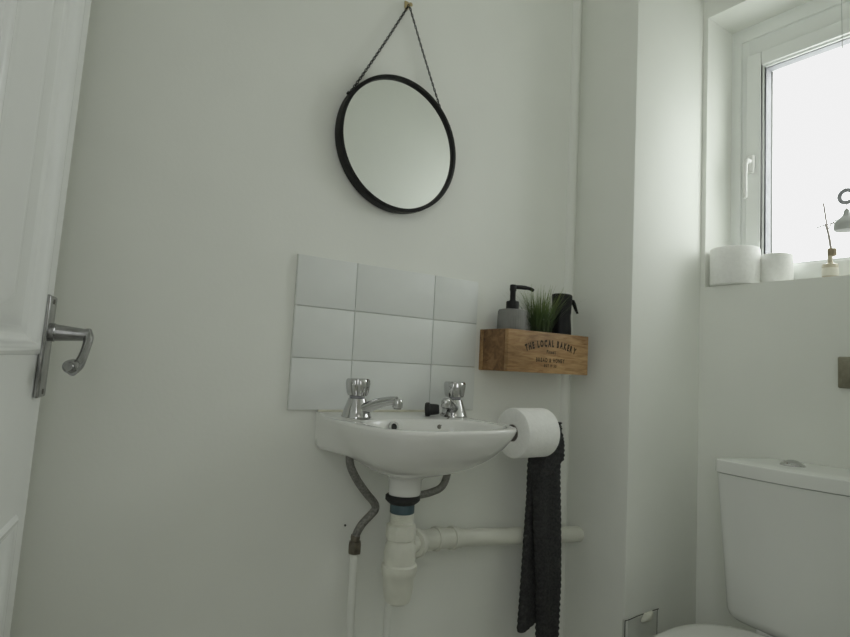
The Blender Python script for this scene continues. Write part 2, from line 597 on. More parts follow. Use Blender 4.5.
acc = 0
last = None
for p in path:
    if last is None or (p - last).length > 0.0036:
        bmesh.ops.create_icosphere(b, subdivisions=1, radius=0.0019, matrix=Matrix.Translation(p))
        last = p
obj('bead_chain', b, M['dullmetal'], t)
b = B()
lathe(b, [(0.002, 0), (0.0068, 0.0005), (0.0072, 0.003), (0.004, 0.006), (0.001, 0.0065)], (0.156, -0.101, 0.861), (0, -1, 0.2), 18)
obj('chain_anchor', b, M['dullmetal'], t)

# ------------------------------------------------------------------ bottle trap
TX, TY = 0.0735, -0.108
t = thing('bottle_trap', 'aged white plastic bottle trap under the basin', 'trap', (TX, TY, 0.53))
b = B()
lathe(b, [(0.030, 0.7355), (0.0335, 0.733), (0.0335, 0.726), (0.030, 0.722), (0.0245, 0.718)], (TX, TY, 0), (0, 0, 1), 28)
o = obj('rubber_washer', b, M['rubber'], t); o['label'] = 'black rubber washer'
b = B()
lathe(b, [(0.0225, 0.719), (0.0235, 0.717), (0.0235, 0.702), (0.0215, 0.700)], (TX, TY, 0), (0, 0, 1), 28)
o = obj('seal_ring', b, M['blue'], t); o['label'] = 'dark blue-grey seal'
b = B()
prof = []
for k in range(8):
    prof += [(0.0218, 0.701 - k * 0.0032), (0.0232, 0.701 - k * 0.0032 - 0.0016)]
lathe(b, prof + [(0.0218, 0.672)], (TX, TY, 0), (0, 0, 1), 28)
obj('threaded_tail', b, M['trap'], t)
b = B()
rr = []
for r, z in ((0.0235, 0.681), (0.0272, 0.679), (0.0280, 0.667), (0.0272, 0.653), (0.0235, 0.651)):
    ring = []
    for k in range(60):
        a = 2 * PI * k / 60
        f = 1 + (0.035 if (k % 6) < 2 else 0.0)
        ring.append((TX + r * f * math.cos(a), TY + r * f * math.sin(a), z))
    rr.append(ring)
rings(b, rr, True, True, True)
obj('compression_nut', b, M['trap'], t)
b = B()
lathe(b, [(0.0215, 0.655), (0.0255, 0.648), (0.0290, 0.640), (0.0302, 0.622), (0.0300, 0.604)], (TX, TY, 0), (0, 0, 1), 32)
obj('trap_body', b, M['trap'], t)
b = B()
rr = []
for r, z, kn in ((0.0300, 0.608, 0), (0.0335, 0.605, 0), (0.0337, 0.597, 1), (0.0325, 0.588, 1), (0.0300, 0.584, 0), (0.0285, 0.565, 0), (0.0265, 0.548, 0), (0.0235, 0.538, 0), (0.016, 0.533, 0), (0.004, 0.532, 0)):
    ring = []
    for k in range(64):
        a = 2 * PI * k / 64
        f = 1 + (0.02 if kn and (k % 8) < 3 else 0)
        ring.append((TX + r * f * math.cos(a), TY + r * f * math.sin(a), z))
    rr.append(ring)
rings(b, rr, True, True, True)
obj('trap_cup', b, M['trap'], t)
b = B()
A0, A1 = Vector((TX + 0.022, TY + 0.010, 0.634)), Vector((0.150, -0.064, 0.626))
tube(b, [A0, A0.lerp(A1, 0.5), A1], 0.0185, 24)
obj('outlet_arm', b, M['trap'], t)
b = B()
d = (A1 - A0).normalized()
c = A0 + (A1 - A0) * 0.42
lathe(b, [(0.019, 0), (0.0265, 0.001), (0.0285, 0.006), (0.0285, 0.014), (0.026, 0.022), (0.019, 0.023)], c, d, 30)
obj('outlet_nut', b, M['pvc'], t)

# waste pipe along the wall
def pz(x):
    return 0.624 - (x - 0.163) * 0.093


t = thing('waste_pipe', 'white plastic waste pipe running along the wall under the basin', 'pipe', (0.40, -0.042, 0.58))
b = B()
tube(b, [(0.255, -0.042, pz(0.255)), (0.45, -0.042, pz(0.45)), (XC - 0.0005, -0.042, pz(XC))], 0.0188, 24)
obj('pipe_run', b, M['pvc'], t)
b = B()
P = smooth_path([A0.lerp(A1, 0.72), (0.158, -0.058, 0.624), (0.205, -0.044, pz(0.205)), (0.270, -0.042, pz(0.27))], 8)
tube(b, P, 0.0215, 24)
obj('bend_coupling', b, M['pvc'], t)
for x in (0.200, 0.245):
    b = B()
    lathe(b, [(0.020, 0), (0.0245, 0.001), (0.0255, 0.005), (0.0245, 0.011), (0.020, 0.012)], (x, -0.0435 if x < 0.22 else -0.042, pz(x)), (1, 0.03, -0.093), 28)
    obj('socket_ring', b, M['pvc'], t)

# supply hoses and pipes
t = thing('flexible_hose', 'grey braided hose dropping from basin to painted pipe', 'hose', (0.0245, -0.045, 0.62))
b = B()
tube(b, smooth_path([(-0.022, -0.062, 0.820), (-0.0200, -0.062, 0.790), (-0.0042, -0.060, 0.7622), (0.0190, -0.058, 0.7341), (0.0415, -0.056, 0.7110), (0.0455, -0.055, 0.6985), (0.0385, -0.052, 0.688), (0.0215, -0.048, 0.670), (0.0130, -0.044, 0.652), (0.0115, -0.042, 0.640)], 8), 0.0078, 16)
obj('hose_braid', b, M['braid'], t)
b = B()
lathe(b, [(0.0085, 0.650), (0.0092, 0.646), (0.0085, 0.637)], (0.0120, -0.042, 0), (0, 0, 1), 18)
obj('ferrule', b, M['nut'], t)
b = B()
rr = []
for r, z in ((0.009, 0.639), (0.0125, 0.637), (0.0135, 0.632), (0.0135, 0.620), (0.0125, 0.615), (0.009, 0.614)):
    rr.append(circ((0.0120, -0.042, z), r, (0, 0, 1), 6))
rings(b, rr, True, True, True)
obj('hex_nut', b, M['nut'], t, ang=25)
t = thing('flexible_hose', 'grey braided hose half hidden behind the basin outlet', 'hose', (0.19, -0.05, 0.70))
b = B()
tube(b, smooth_path([(0.2085, -0.066, 0.812), (0.2180, -0.058, 0.765), (0.2080, -0.054, 0.731), (0.1800, -0.050, 0.719), (0.1420, -0.046, 0.712), (0.115, -0.040, 0.690), (0.105, -0.034, 0.650), (0.1035, -0.030, 0.610)], 8), 0.0078, 16)
obj('hose_braid', b, M['braid'], t)
b = B()
lathe(b, [(0.009, 0.622), (0.0135, 0.618), (0.0135, 0.600), (0.009, 0.597)], (0.1035, -0.030, 0), (0, 0, 1), 6)
obj('hex_nut', b, M['nut'], t)


def supply(label, x, y, z1):
    b = B()
    tube(b, [(x, y, 0.0), (x, y, z1 * 0.5), (x, y, z1)], 0.0078, 18)
    o = obj('supply_pipe', b, M['pipe'], loc=(x, y, 0))
    tag(o, label, 'pipe', 'painted supply pipes under the basin')


supply('thin white painted pipe rising to the nut of the grey hose', 0.0120, -0.042, 0.616)
supply('thin white painted pipe rising behind the bottle trap', 0.1035, -0.030, 0.600)
b = B()
tube(b, [(0.638, 0.006, 0.60), (0.638, 0.006, 1.4), (0.638, 0.006, H)], 0.0165, 28)
o = obj('vertical_pipe', b, M['wall'], loc=(0.638, 0.0, 0.60))
tag(o, 'wall-coloured vertical pipe in the corner behind the wooden box', 'pipe')
o['kind'] = 'structure'

# ------------------------------------------------------------------ mirror on its chain
MX, MZ, MR = 0.0775, 1.4510, 0.1460
t = thing('round_mirror', 'round mirror in a black metal frame hanging from a chain', 'mirror', (MX, 0, MZ - MR))
b = B()
lathe(b, [(MR - 0.006, -0.004), (MR, -0.004), (MR + 0.001, -0.012), (MR, -0.0265), (MR - 0.0035, -0.028), (MR - 0.0075, -0.0275), (MR - 0.0085, -0.021)], (MX, 0, MZ), (0, 1, 0), 128, cap0=False, cap1=False)
obj('mirror_frame', b, M['black'], t)
b = B()
lathe(b, [(MR - 0.007, -0.0045), (MR - 0.007, -0.021)], (MX, 0, MZ), (0, 1, 0), 128)
obj('mirror_glass', b, M['mirror'], t)
NX = 0.0850
nail = Vector((NX + 0.001, -0.012, 1.772))


def chain(p0, p1):
    b = B()
    p0, p1 = Vector(p0), Vector(p1)
    L = (p1 - p0).length
    n = int(L / 0.0062)
    d = (p1 - p0).normalized()
    s1 = d.cross(Vector((0, 1, 0))).normalized()
    s2 = d.cross(s1)
    for k in range(n):
        c = p0 + d * ((k + 0.5) * L / n)
        c = c + Vector((0, 0, -0.004 * math.sin(PI * (k + 0.5) / n)))
        u = s1 if k % 2 else (0.6 * s2 + 0.4 * s1).normalized()
        v = d.cross(u)
        ring = []
        for i in range(10):
            a = 2 * PI * i / 10
            m = c + d * (0.0046 * math.cos(a)) + u * (0.0024 * math.sin(a))
            nn = (d * math.cos(a) + u * math.sin(a)).normalized()
            ring.append([m + 0.0010 * (math.cos(2 * PI * j / 5) * nn + math.sin(2 * PI * j / 5) * v) for j in range(5)])
        rings(b, ring + [ring[0]], True)
    return obj('chain', b, M['chain'], t)


chain((MX - 0.1235, -0.014, MZ + 0.077), nail)
chain((MX + 0.1170, -0.014, MZ + 0.0890), nail)
for sx, sz, d in ((-0.1245, 0.0760, -1), (0.1175, 0.0880, 1)):
    b = B()
    lathe(b, [(0.0015, -0.004), (0.0042, -0.002), (0.0042, 0.004), (0.0015, 0.005)], (MX + sx, -0.014, MZ + sz), (sx, 0, sz), 14)
    obj('chain_lug', b, M['black'], t)
t = thing('wall_hook', 'small brass picture pin holding the mirror chain', 'hook', (NX, 0, 1.772))
b = B()
lathe(b, [(0.0016, 0), (0.0016, 0.020)], (NX + 0.001, 0.002, 1.7665), (0, -1, 0.12), 10)
obj('pin', b, M['brass'], t)
b = B()
lathe(b, [(0.0018, 0), (0.0045, 0.001), (0.0045, 0.003), (0.002, 0.0042)], (NX + 0.001, -0.017, 1.769), (0, -1, 0.12), 14)
obj('pin_head', b, M['brass'], t)
b = B()
box(b, (NX - 0.0045, -0.0025, 1.768), (NX + 0.0065, 0, 1.785), 0.001)
obj('hook_plate', b, M['brass'], t)

# ------------------------------------------------------------------ wooden box shelf with its contents
BX0, BX1, BY0, BZ0, BZ1 = 0.3385, 0.6065, -0.0995, 0.980, 1.0755
t = thing('wooden_box', 'rustic wooden box with black lettering fixed to the wall', 'box', (0.4725, -0.05, BZ0))
b = B(); box(b, (BX0, BY0, BZ0), (BX1, BY0 + 0.012, BZ1), 0.0015)
front = obj('front_board', b, M['wood'], t)
b = B(); box(b, (BX0, -0.014, BZ0), (BX1, -0.0003, BZ1), 0.0015)
obj('back_board', b, M['wood'], t)
for x in (BX0, BX1 - 0.012):
    b = B(); box(b, (x, BY0 + 0.0123, BZ0), (x + 0.012, -0.0143, BZ1), 0.0012)
    o = obj('end_board', b, M['wood_end'], t); o['label'] = 'darker knotted end board'
b = B(); box(b, (BX0 + 0.0125, BY0 + 0.0125, BZ0 + 0.001), (BX1 - 0.0125, -0.0145, BZ0 + 0.011))
obj('base_board', b, M['wood'], t)


def letters(bm, text, size, cx, cz, arc=None, y=BY0 - 0.0003, squeeze=1.0, weight=0.0):
    """text in the x-z plane, facing -y; arc = radius of the arch"""
    items, tot = [], 0.0
    for ch in text:
        if ch == ' ':
            items.append((None, 0.33 * size))
            tot += 0.33 * size
            continue
        cu = bpy.data.curves.new('glyph', 'FONT')
        cu.body = ch
        cu.size = size
        cu.offset = weight
        cu.resolution_u = 3
        ob = bpy.data.objects.new('glyph', cu)
        COL.objects.link(ob)
        bpy.context.view_layer.update()
        dg = bpy.context.evaluated_depsgraph_get()
        me = bpy.data.meshes.new_from_object(ob.evaluated_get(dg))
        bpy.data.objects.remove(ob)
        bpy.data.curves.remove(cu)
        if len(me.vertices) == 0:
            bpy.data.meshes.remove(me)
            continue
        xs = [v.co.x for v in me.vertices]
        wd = (max(xs) - min(xs)) * squeeze + 0.13 * size
        items.append((me, wd))
        tot += wd
    pos = -tot / 2
    for me, wd in items:
        if me is not None:
            xs = [v.co.x for v in me.vertices]
            x0 = min(xs)
            mid = pos + wd / 2
            vs = []
            for v in me.vertices:
                lx = (v.co.x - x0 - (max(xs) - x0) / 2) * squeeze
                lz = v.co.y
                if arc:
                    a = mid / arc
                    rr_ = arc + lz
                    X = rr_ * math.sin(a) + lx * math.cos(a)
                    Zz = rr_ * math.cos(a) - lx * math.sin(a) - arc
                else:
                    X, Zz = mid + lx, lz
                vs.append(bm.verts.new((cx + X, y, cz + Zz)))
            for p in me.polygons:
                try:
                    bm.faces.new([vs[i] for i in p.vertices])
                except ValueError:
                    pass
            bpy.data.meshes.remove(me)
        pos += wd


b = B()
letters(b, 'THE LOCAL BAKERY', 0.0205, 0.4760, 1.0430, arc=0.24, squeeze=0.60, weight=0.0013)
letters(b, 'Finest', 0.0115, 0.4755, 1.0262, squeeze=0.85, weight=0.0004)
letters(b, 'BREAD & HONEY', 0.0130, 0.4745, 1.0060, squeeze=0.74, weight=0.0005)
letters(b, 'EST 19 50', 0.0090, 0.4740, 0.9945, squeeze=1.0, weight=0.0003)
o = obj('lettering', b, M['ink'], front, smooth=False)
o['label'] = 'burnt black arched lettering'

# soap dispenser
SX, SYY, S0 = 0.393, -0.050, BZ0 + 0.012
t = thing('soap_dispenser', 'grey ribbed soap dispenser with black pump in the wooden box', 'soap dispenser', (SX, SYY, S0))
b = B()
rr = []
for r, z, f in ((0.0320, 0.0, 0), (0.0338, 0.003, 1), (0.0338, 0.110, 1), (0.0335, 0.127, 1), (0.0318, 0.1315, 0), (0.026, 0.1330, 0), (0.012, 0.1335, 0)):
    ring = []
    for k in range(144):
        a = 2 * PI * k / 144
        q = 1 - (0.022 * (0.5 + 0.5 * math.cos(36 * a)) if f else 0)
        ring.append((SX + r * q * math.cos(a), SYY + r * q * math.sin(a), S0 + z))
    rr.append(ring)
rings(b, rr, True, True, True)
o = obj('bottle_body', b, M['soap'], t); o['label'] = 'grey ribbed body'
b = B()
lathe(b, [(0.0150, 0.1332), (0.0150, 0.1345), (0.0152, 0.136), (0.0152, 0.150), (0.014, 0.1525), (0.0075, 0.153), (0.0075, 0.156)], (SX, SYY, S0), (0, 0, 1), 28)
obj('pump_collar', b, M['blackplastic'], t)
b = B()
lathe(b, [(0.0066, 0.1555), (0.0066, 0.176), (0.0078, 0.178), (0.0078, 0.1900), (0.0066, 0.192)], (SX, SYY, S0), (0, 0, 1), 20)
tube(b, smooth_path([(SX, SYY, S0 + 0.187), (SX + 0.024, SYY - 0.006, S0 + 0.188), (SX + 0.044, SYY - 0.011, S0 + 0.1868), (SX + 0.053, SYY - 0.0133, S0 + 0.183)], 5), [0.0050] * 8 + [0.0042] * 8, 12)
obj('pump_head', b, M['blackplastic'], t)

# artificial grass plant
GX, GY = 0.484, -0.054
t = thing('potted_grass', 'artificial green grass plant in a dark pot in the wooden box', 'plant', (GX, GY, S0))
b = B()
lathe(b, [(0.0265, 0), (0.0275, 0.002), (0.0330, 0.078), (0.0335, 0.084), (0.0310, 0.084), (0.0300, 0.075)], (GX, GY, S0), (0, 0, 1), 28)
o = obj('plant_pot', b, M['blackplastic'], t)
b = B()
rnd = random.Random(11)
for k in range(330):
    a = rnd.uniform(0, 2 * PI)
    r0 = 0.026 * math.sqrt(rnd.random())
    tilt = rnd.uniform(0.02, 0.40) + 0.28 * (r0 / 0.026) * rnd.random()
    hgt = rnd.uniform(0.065, 0.128)
    if rnd.random() < 0.1:
        hgt *= 1.05
        tilt += 0.12
    w = rnd.uniform(0.0010, 0.0019)
    d = Vector((math.cos(a), math.sin(a), 0))
    d2 = Vector((math.cos(a + rnd.uniform(-1, 1)), math.sin(a + rnd.uniform(-1, 1)), 0))
    sd = Vector((-d2.y, d2.x, 0))
    base = Vector((GX, GY, S0 + 0.074)) + d * r0
    prev = None
    for i in range(6):
        s = i / 5
        p = base + d2 * (hgt * math.sin(tilt) * (s ** 1.7) * 1.2) + Vector((0, 0, hgt * s * math.cos(tilt * s)))
        p.y = max(min(p.y, -0.004), -0.14)
        ww = w * (1 - s * 0.93)
        v = (b.verts.new(p - sd * ww), b.verts.new(p + sd * ww))
        if prev:
            b.faces.new((prev[0], prev[1], v[1], v[0]))
        prev = v
o = obj('grass_blades', b, M['grass'], t)
o['label'] = 'fine green plastic grass blades'

# spray bottle
QX, QY = 0.561, -0.050
t = thing('spray_bottle', 'black spray bottle with trigger in the wooden box', 'spray bottle', (QX, QY, S0))
b = B()
lathe(b, [(0.0235, 0), (0.0250, 0.002), (0.0250, 0.090), (0.0248, 0.102), (0.0240, 0.112), (0.0228, 0.126), (0.0224, 0.138)], (QX, QY, S0), (0, 0, 1), 36)
obj('bottle_body', b, M['blackplastic'], t)
b = B()
rr = []
for r, z, lean in ((0.0225, 0.137, 0), (0.0232, 0.140, 0), (0.0242, 0.160, 0.000), (0.0252, 0.178, 0.000), (0.0252, 0.1835, 0.000), (0.0238, 0.1865, 0.000), (0.008, 0.188, 0.002)):
    rr.append([(QX + lean + r * math.cos(2 * PI * k / 36), QY + r * math.sin(2 * PI * k / 36), S0 + z - 0.05 * r * math.cos(2 * PI * k / 36)) for k in range(36)])
rings(b, rr, True, True, True)
hd = obj('spray_head', b, M['blackplastic'], t)
b = B()
dx, dy = 0.86, -0.51
P = [Vector((QX + dx * r, QY + dy * r, S0 + z)) for r, z in ((0.018, 0.174), (0.026, 0.172), (0.031, 0.165), (0.036, 0.152), (0.041, 0.141))]
side = Vector((-dy, dx, 0))
rr = []
for p, th, w in zip(P, (0.006, 0.0055, 0.0045, 0.0035, 0.002), (0.009, 0.009, 0.008, 0.007, 0.006)):
    nrm = Vector((dx, dy, 0.6)).normalized()
    rr.append([p + nrm * (th * math.cos(2 * PI * k / 12)) + side * (w * math.sin(2 * PI * k / 12)) for k in range(12)])
rings(b, rr, True, True, True)
obj('trigger', b, M['blackplastic'], t)

# ------------------------------------------------------------------ toilet roll on its holder
HX0, HX1, HY, HZ, HR = 0.3465, 0.442, -0.1135, 0.8465, 0.0545
t = thing('toilet_roll_holder', 'chrome toilet roll holder fixed to the wall beside the basin', 'roll holder', (0.470, 0, 0.86))
b = B()
lathe(b, [(0.024, 0), (0.024, 0.004), (0.020, 0.007), (0.009, 0.009)], (0.470, 0, 0.858), (0, -1, 0), 28)
obj('wall_plate', b, M['chrome'], t)
b = B()
cz = HZ + 0.0105
tube(b, smooth_path([(0.470, -0.006, 0.858), (0.470, -0.070, cz + 0.001), (0.4685, -0.102, cz), (0.458, HY, cz), (0.430, HY, cz), (0.372, HY, cz), (0.356, HY, cz)], 6), 0.0065, 14)
obj('holder_arm', b, M['chrome'], t)


def paper_roll(label, group, ring_fn, ring_core):
    t = thing('toilet_roll', label, 'toilet roll', ring_fn(0, 0)[1], group)
    return t


def roll_mesh(c, axis, r, rc, L, bump=0.0):
    b = B()
    a = Vector(axis).normalized()
    c = Vector(c)
    prof = [(rc, 0.0005), (rc + 0.001, 0), (r - 0.004, 0), (r - 0.0012, 0.0012), (r, 0.004), (r, L - 0.004), (r - 0.0012, L - 0.0012), (r - 0.004, L), (rc + 0.001, L), (rc, L - 0.0005)]
    rr = [circ(c + a * h, q, a, 64) for q, h in prof]
    rings(b, rr + [rr[0]], True)
    return b


def core_mesh(c, axis, rc, L):
    b = B()
    a = Vector(axis).normalized()
    c = Vector(c)
    rr = [circ(c + a * h, q, a, 32) for q, h in ((rc - 0.0003, -0.0008), (rc - 0.0003, L + 0.0008), (rc - 0.0016, L + 0.0008), (rc - 0.0016, -0.0008))]
    rings(b, rr + [rr[0]], True)
    return b


t = thing('toilet_roll', 'white toilet roll on the holder between basin and charcoal towel', 'toilet roll', (0.394, HY, HZ - HR))
obj('paper', roll_mesh((HX0, HY, HZ), (1, 0, 0), HR, 0.0185, HX1 - HX0), M['paper'], t)
o = obj('cardboard_core', core_mesh((HX0, HY, HZ), (1, 0, 0), 0.0185, HX1 - HX0), M['core'], t)
o['label'] = 'grey cardboard core'

# ------------------------------------------------------------------ towel on a hook
t = thing('towel_hook', 'small chrome hook on the wall behind the toilet roll holding the towel', 'hook', (0.508, 0, 0.86))
b = B()
lathe(b, [(0.018, 0), (0.018, 0.004), (0.014, 0.006), (0.006, 0.008)], (0.508, 0, 0.850), (0, -1, 0), 24)
obj('hook_plate', b, M['chrome'], t)
b = B()
tube(b, smooth_path([(0.508, -0.006, 0.850), (0.508, -0.045, 0.846), (0.508, -0.072, 0.846), (0.508, -0.080, 0.852)], 6), 0.005, 12)
obj('hook_arm', b, M['chrome'], t)


def lerp_tab(tab, z):
    """tab: rows (z, ...values) sorted by falling z"""
    if z >= tab[0][0]:
        return tab[0][1:]
    for a, c in zip(tab, tab[1:]):
        if z >= c[0]:
            f = (a[0] - z) / (a[0] - c[0])
            return [p + (q - p) * f for p, q in zip(a[1:], c[1:])]
    return tab[-1][1:]


def towel_flap(tab, z0, z1, slope, ph, folds, famp):
    """closed flattened tube of terry with chevron ribs; tab rows: z, xl, xr, y, thickness"""
    b = B()
    NR, NP = 170, 132
    rr = []
    for i in range(NR + 1):
        f = i / NR
        ring = []
        for k in range(NP):
            s = k / NP
            a = 2 * PI * s
            zz = z0 + (z1 - z0) * f
            xl, xr, yy, th = lerp_tab(tab, zz)
            ca, sa = math.cos(a), math.sin(a)
            ex = math.copysign(abs(ca) ** 0.75, ca)
            ey = math.copysign(abs(sa) ** 0.75, sa)
            x = 0.5 * (xl + xr) + 0.5 * (xr - xl) * ex
            u = (x - xl) / max(1e-4, xr - xl)
            fold = famp * math.sin(folds * 2 * PI * u + ph + zz * 5) * sm((0.84 - zz) / 0.2)
            y = yy + 0.5 * th * ey + fold
            # chevron ribs
            w = abs(((u * (xr - xl) / 0.030 + 0.2) % 1.0) - 0.5) * 2
            q = (zz / 0.0140 + w * 0.9)
            rib = 0.0026 * (0.5 + 0.5 * math.cos(2 * PI * q))
            nx, ny = ex, ey * 1.0
            ln = math.hypot(nx, ny) or 1
            z = zz + slope * (u - 0.5) * f
            ring.append((x + nx / ln * rib, min(y + ny / ln * rib, -0.002), z))
        rr.append(ring)
    rings(b, rr, True, True, True)
    return b


t = thing('hand_towel', 'charcoal ribbed hand towel hanging behind the toilet roll', 'towel', (0.53, -0.09, 0.36))
tabF = [(0.872, 0.4950, 0.5150, -0.066, 0.016), (0.850, 0.5000, 0.5210, -0.070, 0.030), (0.820, 0.4550, 0.5210, -0.076, 0.038), (0.770, 0.4445, 0.5300, -0.082, 0.038), (0.700, 0.4500, 0.5300, -0.085, 0.036),
        (0.620, 0.4520, 0.5300, -0.088, 0.034), (0.500, 0.4660, 0.5300, -0.090, 0.032), (0.400, 0.4740, 0.5270, -0.090, 0.030), (0.300, 0.4800, 0.5250, -0.090, 0.028)]
obj('front_fold', towel_flap(tabF, 0.872, 0.315, 0.0, 0.6, 1.5, 0.006), M['towel'], t, ang=80)
tabB = [(0.860, 0.5150, 0.5210, -0.060, 0.012), (0.830, 0.4700, 0.5150, -0.062, 0.022), (0.770, 0.4520, 0.5150, -0.064, 0.022), (0.700, 0.4490, 0.5150, -0.066, 0.022), (0.600, 0.4400, 0.5100, -0.068, 0.022), (0.390, 0.4270, 0.5050, -0.070, 0.022), (0.360, 0.4270, 0.5000, -0.070, 0.020)]
obj('back_fold', towel_flap(tabB, 0.860, 0.405, 0.02, 2.0, 1.0, 0.004), M['towel'], t, ang=80)
tabC = [(0.866, 0.5200, 0.5210, -0.088, 0.018), (0.840, 0.4700, 0.5210, -0.094, 0.024), (0.800, 0.4520, 0.5240, -0.100, 0.022), (0.765, 0.4480, 0.5240, -0.102, 0.018), (0.740, 0.4500, 0.5240, -0.102, 0.014)]
obj('turned_over_fold', towel_flap(tabC, 0.866, 0.757, 0.055, 1.0, 1.0, 0.002), M['towel'], t, ang=80)

# ------------------------------------------------------------------ things on the window sill
for (x, y, r, hh, lab) in ((0.985, -0.2620, 0.0600, 0.0985, 'thick white toilet roll standing on the sill against the reveal'),
                           (1.034, -0.3450, 0.0375, 0.0800, 'smaller white toilet roll on the sill, next to the thick one')):
    t = thing('toilet_roll', lab, 'toilet roll', (x, y, SZ), 'toilet rolls on the window sill')
    obj('paper', roll_mesh((x, y, SZ + 0.001), (0, 0, 1), r, 0.020, hh), M['paper'], t)
    obj('cardboard_core', core_mesh((x, y, SZ + 0.002), (0, 0, 1), 0.020, hh - 0.002), M['core'], t)

DX, DY = 1.030, -0.4690
t = thing('reed_diffuser', 'small cream reed diffuser bottle with wooden collar on the sill', 'reed diffuser', (DX, DY, SZ))
b = B()
lathe(b, [(0.0155, 0.0005), (0.0170, 0.002), (0.0170, 0.038), (0.0160, 0.0415), (0.0115, 0.0435), (0.0062, 0.0455), (0.0056, 0.049), (0.0056, 0.066)], (DX, DY, SZ), (0, 0, 1), 32)
o = obj('bottle', b, M['amber'], t)
b = B()
lathe(b, [(0.01715, 0.013), (0.01735, 0.0135), (0.01735, 0.0320), (0.01715, 0.0325)], (DX, DY, SZ), (0, 0, 1), 32, cap0=False, cap1=False)
obj('paper_label', b, M['label'], o)
b = B()
lathe(b, [(0.0085, 0.0625), (0.0098, 0.0635), (0.0098, 0.0790), (0.0085, 0.0800)], (DX, DY - 0.004, SZ), (0, 0, 1), 20)
obj('wooden_collar', b, M['corkwood'], t)
for pts, rad in (((( DX, DY - 0.002, SZ + 0.070), (DX - 0.001, DY + 0.004, SZ + 0.120), (DX, DY + 0.014, SZ + 0.195)), 0.0021),
                 (((DX, DY - 0.003, SZ + 0.070), (DX, DY + 0.002, SZ + 0.110), (DX - 0.004, DY + 0.008, SZ + 0.142)), 0.0028)):
    b = B()
    tube(b, smooth_path(pts, 5), rad, 8)
    obj('reed', b, M['reed'], t)
b = B()
tube(b, smooth_path([(DX - 0.002, DY + 0.030, SZ + 0.135), (DX, DY + 0.007, SZ + 0.141), (DX, DY - 0.015, SZ + 0.1415), (DX, DY - 0.024, SZ + 0.1415)], 5), 0.0017, 8)
tube(b, [(DX - 0.001, DY + 0.004, SZ + 0.128), (DX - 0.001, DY - 0.004, SZ + 0.141), (DX - 0.001, DY - 0.015, SZ + 0.150)], 0.0014, 6)
obj('side_twig', b, M['reed'], t)

EX, EY = 1.020, -0.508
t = thing('hanging_ornament', 'grey bell-shaped ornament and ring hanging on a cord in the window', 'ornament', (EX, EY, 1.345))
b = B()
lathe(b, [(0.012, 1.3490), (0.0240, 1.3500), (0.0262, 1.3535), (0.0266, 1.3600), (0.0252, 1.3670), (0.0215, 1.3740), (0.0150, 1.3800), (0.0095, 1.3850), (0.0070, 1.3910), (0.0062, 1.3970), (0.0040, 1.4010), (0.0015, 1.4025)], (EX, EY, 0), (0, 0, 1), 36)
obj('bell_body', b, M['bell'], t)
b = B()
rr = []
for k in range(40):
    a = 2 * PI * k / 40
    cpt = Vector((EX, EY + 0.0150 * math.cos(a), 1.4320 + 0.0150 * math.sin(a)))
    nn = Vector((0, math.cos(a), math.sin(a)))
    rr.append([cpt + 0.0050 * (math.cos(2 * PI * j / 12) * nn + math.sin(2 * PI * j / 12) * Vector((1, 0, 0))) for j in range(12)])
rings(b, rr + [rr[0]], True)
obj('hanging_ring', b, M['mauve'], t)
b = B()
tube(b, [(EX, EY, 1.401), (EX, EY, 1.4145)], 0.0012, 8)
tube(b, [(EX, EY + 0.002, 1.450), (EX, EY + 0.006, 1.7), (EX, EY + 0.009, TZ)], 0.0009, 8)
obj('cord', b, M['bell'], t)

# metal plate on the window wall
b = B()
box(b, (W - 0.010, -0.588, 0.980), (W, -0.5145, 1.050), 0.004, 3)
box(b, (W - 0.0125, -0.578, 0.988), (W - 0.0095, -0.5245, 1.042), 0.001, 2)
o = obj('wall_plate', b, M['bronze'], loc=(W, -0.55, 0.98))
tag(o, 'bronze-coloured square metal plate on the wall below the window', 'wall plate')

# access panel at the foot of the boxing
t = thing('access_panel', 'small grey access panel with filler blob on the boxed-in corner', 'access panel', (0.716, YC, 0.0))
b = B()
box(b, (0.6480, YC - 0.010, 0.0), (0.770, YC - 0.0005, 0.4225), 0.002, 2)
pl_ = obj('panel_board', b, M['acrylic'], t)
b = B()
box(b, (0.6475, YC - 0.0125, 0.0), (0.6545, YC - 0.0095, 0.4220), 0.001, 1)
o = obj('edge_strip', b, M['pipe'], t)
o['label'] = 'white edge strip'
b = B()
tube(b, smooth_path([(0.6455, YC - 0.0105, 0.0), (0.6455, YC - 0.0105, 0.30), (0.6455, YC - 0.0105, 0.4225)], 6), 0.0010, 8)
tube(b, smooth_path([(0.6455, YC - 0.0105, 0.4230), (0.660, YC - 0.0105, 0.4225), (0.69, YC - 0.0105, 0.4245), (0.74, YC - 0.0105, 0.4260), (0.774, YC - 0.0105, 0.4262)], 6), 0.0010, 8)
tube(b, [(0.770, YC - 0.0100, 0.0), (0.770, YC - 0.0100, 0.425)], 0.0006, 6)
obj('panel_gap', b, M['crack'], t)
b = B()
bmesh.ops.create_icosphere(b, subdivisions=3, radius=1.0)
rnd = random.Random(3)
for v in b.verts:
    n = v.co.copy()
    k = 1 + 0.22 * math.sin(5 * n.x + 2) * math.sin(4 * n.z + 1)
    v.co = Vector((0.722 + 0.020 * n.x * k + 0.006 * n.z, YC - 0.016 + 0.008 * n.y, 0.4195 + 0.011 * n.z * k))
obj('filler_blob', b, M['putty'], t)

# ------------------------------------------------------------------ toilet
CY = -0.500
t = thing('toilet', 'white close-coupled toilet with the lid down under the window', 'toilet', (0.60, CY, 0))


